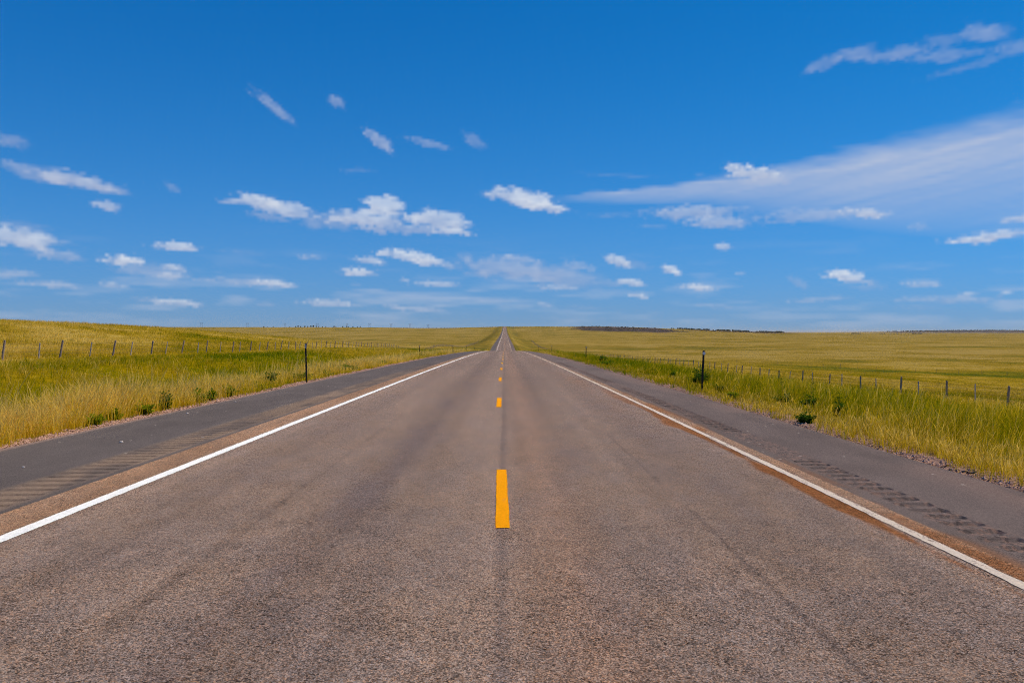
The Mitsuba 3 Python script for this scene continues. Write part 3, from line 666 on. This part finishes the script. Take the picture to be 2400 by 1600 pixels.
# a torn strip of tyre rubber on the right gravel
diffuse("black_rubber", (0.018, 0.017, 0.017), 0.6)
s = np.linspace(0, 1, 14)
xs, ys = 5.55 + 0.17 * s + 0.010 * np.sin(9 * s), 9.85 - 0.05 * s + 0.02 * np.sin(7 * s)
hw = 0.020 * np.sin(np.pi * (0.08 + 0.84 * s)) + 0.006
zz = terrain(xs, ys) + 0.012 + 0.012 * np.sin(5 * s) ** 2
rows = [np.stack([xs, ys - hw, zz], 1), np.stack([xs, ys + hw, zz], 1), np.stack([xs, ys + hw, zz + 0.012], 1), np.stack([xs, ys - hw, zz + 0.012], 1)]
k = np.arange(13)
F = [np.stack([a * 14 + k, a * 14 + k + 1, b * 14 + k + 1, b * 14 + k], 1) for a, b in ((1, 0), (2, 1), (3, 2), (0, 3))]
add("rubber_scrap", (np.vstack(rows), np.vstack(F + [np.array([[0, 14, 28, 42], [55, 41, 27, 13]])])), "black_rubber", label="torn black strip of tyre rubber on the right-hand gravel edge", category="tyre scrap")


# ---------------------------------------------------------------- fences
def wood_colour(p, n, uv):
    g = fbm(p.x * 60.0, p.y * 60.0, p.z * 5.0, 3)
    return mix((0.16, 0.125, 0.105), (0.36, 0.30, 0.25), g)


def stake_colour(p, n, uv):
    g = fbm(p.x * 60.0, p.y * 60.0, p.z * 6.0, 3)
    return mix((0.25, 0.22, 0.20), (0.58, 0.54, 0.50), g)


diffuse("weathered_wood", mikit.proc(wood_colour), 0.9)
diffuse("pale_wood", mikit.proc(stake_colour), 0.85)
scene["fence_wire"] = {"type": "twosided", "bsdf": {"type": "principled", "base_color": {"type": "rgb", "value": [0.10, 0.075, 0.06]}, "roughness": 0.6, "metallic": 0.3}}


def round_post(r, h, seed, sides=9):
    """a post in local coordinates, sunk 0.3 m below its foot, top cut on a slant"""
    rng = np.random.default_rng(seed)
    zs = np.array([-0.3, 0.0, h * 0.35, h * 0.7, h - 0.025, h])
    a = np.arange(sides) / sides * 2 * np.pi
    V = []
    for j, z in enumerate(zs):
        rr = r * (1.06 - 0.10 * z / h) * (1 if j < 5 else 0.72)
        bump = 1 + 0.10 * np.sin(a * 2 + seed) + 0.05 * rng.standard_normal(sides)
        V.append(np.stack([rr * bump * np.cos(a) + 0.01 * math.sin(seed + 2 * z), rr * bump * np.sin(a), np.full(sides, z) + (0.3 * r * np.cos(a + seed) if j >= 4 else 0)], 1))
    V = np.vstack(V + [[[0, 0, h + 0.004]]])
    F = []
    for j in range(len(zs) - 1):
        for q in range(sides):
            b, c = j * sides, (j + 1) * sides
            F += [[b + q, b + (q + 1) % sides, c + (q + 1) % sides], [b + q, c + (q + 1) % sides, c + q]]
    top = (len(zs) - 1) * sides
    F += [[top + q, top + (q + 1) % sides, len(V) - 1] for q in range(sides)]
    return V, np.array(F)


def tube(points, r, sides=3):
    P = np.asarray(points, float)
    t = np.gradient(P, axis=0)
    t /= np.linalg.norm(t, axis=1, keepdims=True)
    u = np.cross(t, [0, 0, 1.0])
    u /= np.linalg.norm(u, axis=1, keepdims=True) + 1e-9
    w = np.cross(u, t)
    a = np.arange(sides) / sides * 2 * np.pi
    r = np.broadcast_to(r, len(P))
    V = (P[:, None] + r[:, None, None] * (np.cos(a)[None, :, None] * u[:, None] + np.sin(a)[None, :, None] * w[:, None])).reshape(-1, 3)
    i = np.arange(len(P) - 1)[:, None] * sides
    q = np.arange(sides)[None]
    F = np.stack([i + q, i + (q + 1) % sides, i + sides + (q + 1) % sides, i + sides + q], -1).reshape(-1, 4)
    return V, F


WOOD = [mikit.ply(round_post(0.068, 1.32, 400 + k), "weathered_wood", smooth=40) for k in range(4)]
STAKE = [mikit.ply(round_post(0.042, 1.24, 420 + k, 7), "pale_wood", smooth=40) for k in range(3)]
THIN = [mikit.ply(round_post(0.030, 1.10, 430 + k, 6), "weathered_wood", smooth=40) for k in range(2)]


def fence(key, feet, lean, strands, label, kinds, seed, wire_r=0.006, steep=1.0):
    """feet: (x, y) of every post; each post and each strand of wire is a part"""
    rng = np.random.default_rng(seed)
    feet = np.asarray(feet, float)
    z = terrain(feet[:, 0], feet[:, 1])
    ax = np.radians(lean[0] + lean[1] * rng.standard_normal(len(feet)))
    ay = np.radians(2.5 * rng.standard_normal(len(feet)))
    hs = 0.94 + 0.12 * rng.random(len(feet))
    tops = []
    for i, (x, y) in enumerate(feet):
        kind = kinds(i, rng)
        src = kind[i % len(kind)]
        M = T().translate([x, y, float(z[i])]).rotate([0, 1, 0], math.degrees(ax[i])).rotate([1, 0, 0], math.degrees(ay[i])).rotate([0, 0, 1], float(rng.random() * 360)).scale([1, 1, float(hs[i])])
        scene[f"{key}__{numbered('post', i)}"] = {**src, "to_world": M}
    for j, hgt in enumerate(strands):
        P = np.stack([feet[:, 0] + np.sin(ax) * hgt, feet[:, 1] - np.sin(ay) * hgt, z + np.cos(ax) * hgt * hs], 1)
        Q = np.empty((2 * len(P) - 1, 3))
        Q[::2], Q[1::2] = P, (P[1:] + P[:-1]) / 2
        Q[1::2, 2] -= 0.02
        scene[f"{key}__{numbered('wire', j)}"] = mikit.ply(tube(Q, wire_r), "fence_wire")
    tag(key, label, "fence")


left_feet = [(-32.5 + 0.08 * math.sin(k * 1.7), 52.9 + 3.66 * (k + (0.12 * math.sin(k * 2.3)))) for k in range(-2, 270)]
fence("roadside_fence", left_feet, (8.5, 2.5), (0.35, 0.62, 0.88, 1.12), "leaning wood-post wire fence across the grassy slope left of the road",
      lambda i, rng: WOOD if i % 2 == 0 else STAKE, 501)
right_feet = [(32.5 + 0.08 * math.sin(k * 1.9), 52.3 + 3.66 * (k + 0.1 * math.sin(k * 2.9))) for k in range(-2, 260)]
fence("roadside_fence_001", right_feet, (2.5, 2.0), (0.35, 0.62, 0.88, 1.12), "wood-post wire fence in the low grass right of the road",
      lambda i, rng: WOOD if i % 2 == 0 else STAKE, 502)
far_feet = []
for t in np.arange(-0.42, 1.62, 0.088):
    far_feet.append((92 + 33 * t, 263 - 63 * t))
fence("pasture_fence", far_feet, (0, 3), (0.5, 0.9), "sparse thin-post fence far out in the right-hand pasture behind the roadside fence",
      lambda i, rng: WOOD if i in (8, 18) else THIN, 503)


# ---------------------------------------------------------------- delineators
diffuse("dark_steel", (0.022, 0.016, 0.014), 0.6)
diffuse("bracket_grey", (0.42, 0.41, 0.42), 0.5)
diffuse("reflector_white", (0.88, 0.86, 0.88), 0.35)


def box(x0, x1, y0, y1, z0, z1):
    m = trimesh.creation.box((x1 - x0, y1 - y0, z1 - z0))
    m.apply_translation(((x0 + x1) / 2, (y0 + y1) / 2, (z0 + z1) / 2))
    return m


def channel_post(h, w=0.058):
    """a U-channel sign post with open back, slightly tapered lip and a chamfered top"""
    t = 0.007
    web = trimesh.util.concatenate([box(-w * 0.30, w * 0.30, 0, t, -0.4, h), box(-w * 0.30 - t, -w * 0.30, 0, 0.030, -0.4, h - 0.004), box(w * 0.30, w * 0.30 + t, 0, 0.030, -0.4, h - 0.004),
                                    box(-w / 2 - 0.004, -w * 0.30 - t, 0.024, 0.030, -0.4, h - 0.008), box(w * 0.30 + t, w / 2 + 0.004, 0.024, 0.030, -0.4, h - 0.008)])
    return web


CHANNEL = mikit.ply(channel_post(1.22), "dark_steel")
disc = trimesh.creation.cylinder(radius=0.042, height=0.012, sections=20)
disc.apply_transform(trimesh.transformations.rotation_matrix(math.pi / 2, [1, 0, 0]))
disc.apply_translation([0, -0.016, 1.135])
rim = trimesh.creation.annulus(0.040, 0.048, 0.016, sections=20)
rim.apply_transform(trimesh.transformations.rotation_matrix(math.pi / 2, [1, 0, 0]))
rim.apply_translation([0, -0.014, 1.135])
DISC, RIM = mikit.ply(disc, "reflector_white", smooth=30), mikit.ply(rim, "bracket_grey", smooth=30)
PLATE = mikit.ply(trimesh.util.concatenate([box(-0.030, 0.030, -0.010, -0.002, 1.06, 1.20), box(-0.022, 0.022, -0.016, -0.010, 1.09, 1.17)]), "bracket_grey")
right_posts = [(6.32, 26.0, 2.6, 1.07), (7.30, 73.0, 0.6, 1.0), (6.95, 120.0, 0, 1.0), (6.9, 167.0, 1, 1.0), (7.0, 214.0, -1, 1.0)]
left_posts = [(-7.62, 31.3, -1.0, 1.24), (-8.15, 78.0, -1.2, 1.05), (-7.9, 124.0, 0.5, 1.0), (-8.0, 171.0, 0, 1.0), (-8.1, 216.0, 0, 1.0)]
ordinal = ["nearest", "second", "third", "fourth", "fifth"]
for side, posts, base in ((1, right_posts, 0), (-1, left_posts, 5)):
    for i, (x, y, lean, tall) in enumerate(posts):
        key = numbered("delineator_post", base + i)
        foot = float(min(terrain(x, y), z_road(y)))
        M = T().translate([x, y, foot]).rotate([0, 1, 0], lean).rotate([0, 0, 1], 4.0 * side).scale([1, 1, tall])
        scene[f"{key}__post"] = {**CHANNEL, "to_world": M}
        if side > 0:
            scene[f"{key}__reflector"] = {**DISC, "to_world": M}
            scene[f"{key}__rim"] = {**RIM, "to_world": M}
            lab = f"dark steel delineator post with round white reflector, {ordinal[i]} along the right shoulder"
        else:
            scene[f"{key}__bracket"] = {**PLATE, "to_world": M}
            lab = f"dark steel delineator post with grey top plate, {ordinal[i]} along the left shoulder"
        tag(key, lab, "roadside marker", "delineator posts beside the shoulders")


# ---------------------------------------------------------------- weeds and bushes on the verges
def leaf_material(name, rgb):
    scene[name] = {"type": "principledthin", "base_color": {"type": "rgb", "value": list(rgb)}, "roughness": 0.6, "diff_trans": 0.8, "eta": 1.08}


leaf_material("dark_leaf", (0.060, 0.125, 0.010))
leaf_material("green_leaf", (0.150, 0.230, 0.008))
leaf_material("pale_leaf", (0.240, 0.300, 0.010))
diffuse("weed_stem", (0.07, 0.075, 0.03), 0.8)


def weed(key, x, y, h, w, leaf, label, seed, n=260, spike=0.0, leaf_len=0.065):
    rng = np.random.default_rng(seed)
    z0 = float(terrain(x, y))
    stems, pts, dirs = [], [], []
    ns = max(4, int(9 * w / 0.4))
    for s in range(ns):
        a = rng.random() * 6.28
        out = w * 0.5 * (0.25 + 0.75 * rng.random())
        hh = h * (0.55 + 0.45 * rng.random()) * (1 - 0.35 * (out / (0.5 * w)) ** 2)
        if spike and s == 0:
            out, hh = 0.03, h * (1 + spike)
        t = np.linspace(0, 1, 6)
        P = np.stack([x + math.cos(a) * out * t ** 1.3, y + math.sin(a) * out * t ** 1.3, z0 - 0.02 + hh * (t - 0.12 * t ** 2) / 0.88], 1)
        stems.append(tube(P, 0.005 * (1.2 - t), 4))
        m = n // ns
        tt = rng.random(m) ** (0.75 if not (spike and s == 0) else 0.6)
        q = np.stack([np.interp(tt, t, P[:, k]) for k in range(3)], 1)
        ang = rng.random(m) * 6.28
        reach = leaf_len * (0.4 + 1.5 * rng.random(m)) * (1.15 - 0.6 * tt) * (1 if not (spike and s == 0) else 0.7)
        dv = np.stack([np.cos(ang), np.sin(ang), 0.35 * rng.standard_normal(m) + 0.25], 1)
        pts.append(q)
        dirs.append(dv * reach[:, None])
    q, dv = np.vstack(pts), np.vstack(dirs)
    m = len(q)
    q = q + dv * rng.random((m, 1)) * 0.8
    up = rng.standard_normal((m, 3)) * 0.5 + [0, 0, 1]
    sv = np.cross(dv, up)
    sv = sv / (np.linalg.norm(sv, axis=1, keepdims=True) + 1e-9) * np.linalg.norm(dv, axis=1, keepdims=True) * 0.30
    V = np.stack([q, q + dv * 0.5 + sv, q + dv, q + dv * 0.5 - sv], 1).reshape(-1, 3)
    V[:, 2] = np.maximum(V[:, 2], z0 + 0.005)
    F = np.array([[0, 1, 2], [0, 2, 3]])[None] + 4 * np.arange(m)[:, None, None]
    scene[f"{key}__leaves"] = mikit.ply((V, F.reshape(-1, 3)), leaf)
    at, SV, SF = 0, [], []
    for v, f in stems:
        SV.append(v)
        SF.append(f + at)
        at += len(v)
    scene[f"{key}__stem"] = mikit.ply((np.vstack(SV), np.vstack(SF)), "weed_stem")
    tag(key, label, "weed" if h < 0.75 and w < 0.75 else "bush")


for i, (x, y, h, w, leaf, lab) in enumerate(WEEDS):
    weed(numbered("weed" if not (h > 0.6 and w > 0.65) else "bush", i), x, y, h, w, leaf, lab, 600 + i, n=int(520 * max(1, w / 0.6)), spike=0.75 if "spike" in lab else 0.0, leaf_len=0.06 * max(1, (y / 25) ** 0.5))
for i, (x, y, h, w, lab) in enumerate([(31.2, 436.0, 1.3, 1.1, "small dark shrub far off by the right fence, left of a pair"), (33.6, 439.0, 1.7, 0.8, "small dark upright shrub far off by the right fence, right of a pair")]):
    weed(numbered("shrub", i), x, y, h, w, "dark_leaf", lab, 700 + i, n=300, leaf_len=0.16)


# ---------------------------------------------------------------- far trees, tree lines, brush and the power line
diffuse("far_foliage", (0.030, 0.050, 0.022), 0.9)
diffuse("far_brush", (0.060, 0.054, 0.040), 0.9)
diffuse("bark", (0.06, 0.045, 0.035), 0.9)
diffuse("pole_wood", (0.11, 0.085, 0.07), 0.9)


def crown_mesh(x, y, z, w, h, seed):
    """an uneven crown out of leaf clumps that leave gaps"""
    rng = np.random.default_rng(seed)
    out = []
    for k in range(11):
        a, r, u = rng.random() * 6.28, math.sqrt(rng.random()), rng.random()
        m = lump((w * (0.16 + 0.12 * rng.random()), w * (0.16 + 0.12 * rng.random()), h * (0.13 + 0.10 * rng.random())), seed * 13 + k, 1, 0.6)
        m.apply_translation([x + math.cos(a) * r * w * 0.36 * (1.15 - 0.7 * u), y + math.sin(a) * r * w * 0.36, z + h * (0.34 + 0.54 * u)])
        out.append(m)
    return trimesh.util.concatenate(out)


NTH = ["first", "second", "third", "fourth", "fifth", "sixth", "seventh", "eighth", "ninth", "tenth", "eleventh", "twelfth", "thirteenth", "fourteenth", "fifteenth", "sixteenth", "seventeenth", "eighteenth",
       "nineteenth", "twentieth", "twenty-first", "twenty-second", "twenty-third"]
tree_spots = [(620, 4, 9), (628, 3, 6), (642, 4, 7), (681, 3, 6), (694, 5, 9), (700, 6, 11), (706, 5, 10), (716, 5, 11), (722, 4, 9), (730, 6, 11), (736, 7, 12), (742, 5, 9), (748, 4, 9), (757, 4, 8), (765, 4, 8),
              (784, 5, 11), (788, 4, 9), (804, 5, 8), (813, 5, 9), (817, 4, 8), (828, 4, 9), (838, 4, 8), (845, 5, 7)]
for i, (a, hp, wp) in enumerate(tree_spots):
    y = 2790.0 + 12 * math.sin(i * 2.1)
    x = (a - 1183) / 1907 * y
    h, w = hp * 0.95, wp * 0.65
    key = numbered("tree", i)
    z = float(terrain(x, y)) - 0.3
    scene[f"{key}__crown"] = mikit.ply(crown_mesh(x, y, z, w, h, 800 + i), "far_foliage")
    tr = trimesh.creation.cylinder(radius=0.22, height=h * 0.6, sections=6)
    tr.apply_translation([x, y, z + h * 0.3])
    scene[f"{key}__trunk"] = mikit.ply(tr, "bark")
    tag(key, f"tiny dark green tree on the left skyline, {NTH[i]} from the left in the scattered row", "tree", "trees on the left skyline")


def clumps(key, n, xa, xb, ya, yb, hmin, hmax, bsdf, label, seed, keep=None, flat=1.3):
    rng = np.random.default_rng(seed)
    base = [lump((1, 1, 1), seed + q, 1, 0.6) for q in range(4)]
    VV, FF, at = [], [], 0
    for _ in range(n):
        x, y = xa + (xb - xa) * rng.random(), ya + (yb - ya) * rng.random()
        if keep is not None and rng.random() > keep(x, y):
            continue
        h = hmin + (hmax - hmin) * rng.random() ** 1.5
        b = base[rng.integers(4)]
        w = h * flat * (0.45 + 0.4 * rng.random())
        v = b.vertices * [w, w, h * 0.5] + [x, y, float(terrain(x, y)) + h * 0.42]
        VV.append(v)
        FF.append(b.faces + at)
        at += len(v)
    add(key, (np.vstack(VV), np.vstack(FF)), bsdf, label=label, kind="stuff")


clumps("treeline", 420, 570, 965, 2790, 2850, 2.2, 5.5, "far_foliage", "dark green line of trees along the right skyline", 901,
       keep=lambda x, y: float(np.clip((x - 560) / 160, 0.12, 1) * np.clip((fb(np.array(x / 22), np.array(0.0), 91, 2) - 0.30) * 4, 0, 1)))
clumps("treeline_001", 220, 1930, 2330, 4480, 4560, 2.5, 6.0, "far_foliage", "thin dark tree line low on the far right horizon", 902,
       keep=lambda x, y: float(np.clip((fb(np.array(x / 40), np.array(0.0), 93, 2) - 0.36) * 4, 0, 1)))
clumps("treeline_002", 900, 4300, 6300, 8700, 9300, 6, 12, "far_foliage", "dark trees over the distant low hills at the far right", 903,
       keep=lambda x, y: float(np.clip((x - 4200) / 800, 0.1, 1)))
clumps("brush", 1100, 180, 900, 2380, 2800, 0.6, 2.2, "far_brush", "dark sagebrush scattered on the far slope right of the road", 904,
       keep=lambda x, y: float(shrubland(np.array(x), np.array(y))), flat=2.2)

for i, a in enumerate((475, 582, 669, 745, 814, 867, 917, 961, 1004)):
    y = 2990.0 + 18 * i
    x = (a - 1183) / 1907 * y
    key = numbered("power_pole", i)
    z = float(terrain(x, y)) - 1.0
    H, hw = 19.0, 2.6
    for j, s in enumerate((-1, 1)):
        p = trimesh.creation.cylinder(radius=0.26, height=H, sections=8)
        p.apply_translation([x + s * hw, y, z + H / 2])
        scene[f"{key}__{numbered('pole', j)}"] = mikit.ply(p, "pole_wood", smooth=40)
    scene[f"{key}__crossarm"] = mikit.ply(box(x - 6.2, x + 6.2, y - 0.55, y - 0.28, z + H - 2.6, z + H - 2.1), "pole_wood")
    br = trimesh.util.concatenate([trimesh.creation.cylinder(radius=0.10, sections=6, segment=[[x - hw, y - 0.3, z + H - 9], [x + hw, y - 0.3, z + H - 4]]),
                                   trimesh.creation.cylinder(radius=0.10, sections=6, segment=[[x + hw, y - 0.45, z + H - 9], [x - hw, y - 0.45, z + H - 4]])])
    scene[f"{key}__brace"] = mikit.ply(br, "pole_wood")
    tag(key, f"faint two-legged wooden power pole on the left skyline, {NTH[i]} from the left", "power pole", "power poles along the left skyline")


# ---------------------------------------------------------------- summer air
scene["air"] = {"type": "homogeneous", "albedo": {"type": "rgb", "value": [0.95, 0.96, 0.97]}, "sigma_t": {"type": "rgb", "value": [2.4e-5, 2.4e-5, 2.4e-5]}}
scene["haze"] = {"type": "cube", "to_world": T().translate([0, 15000, 10]).scale([16500, 16500, 37]), "bsdf": {"type": "null"}, "interior": {"type": "ref", "id": "air"}}
tag("haze", "thin summer haze over the prairie", kind="stuff")
scene["camera"]["medium"] = {"type": "ref", "id": "air"}
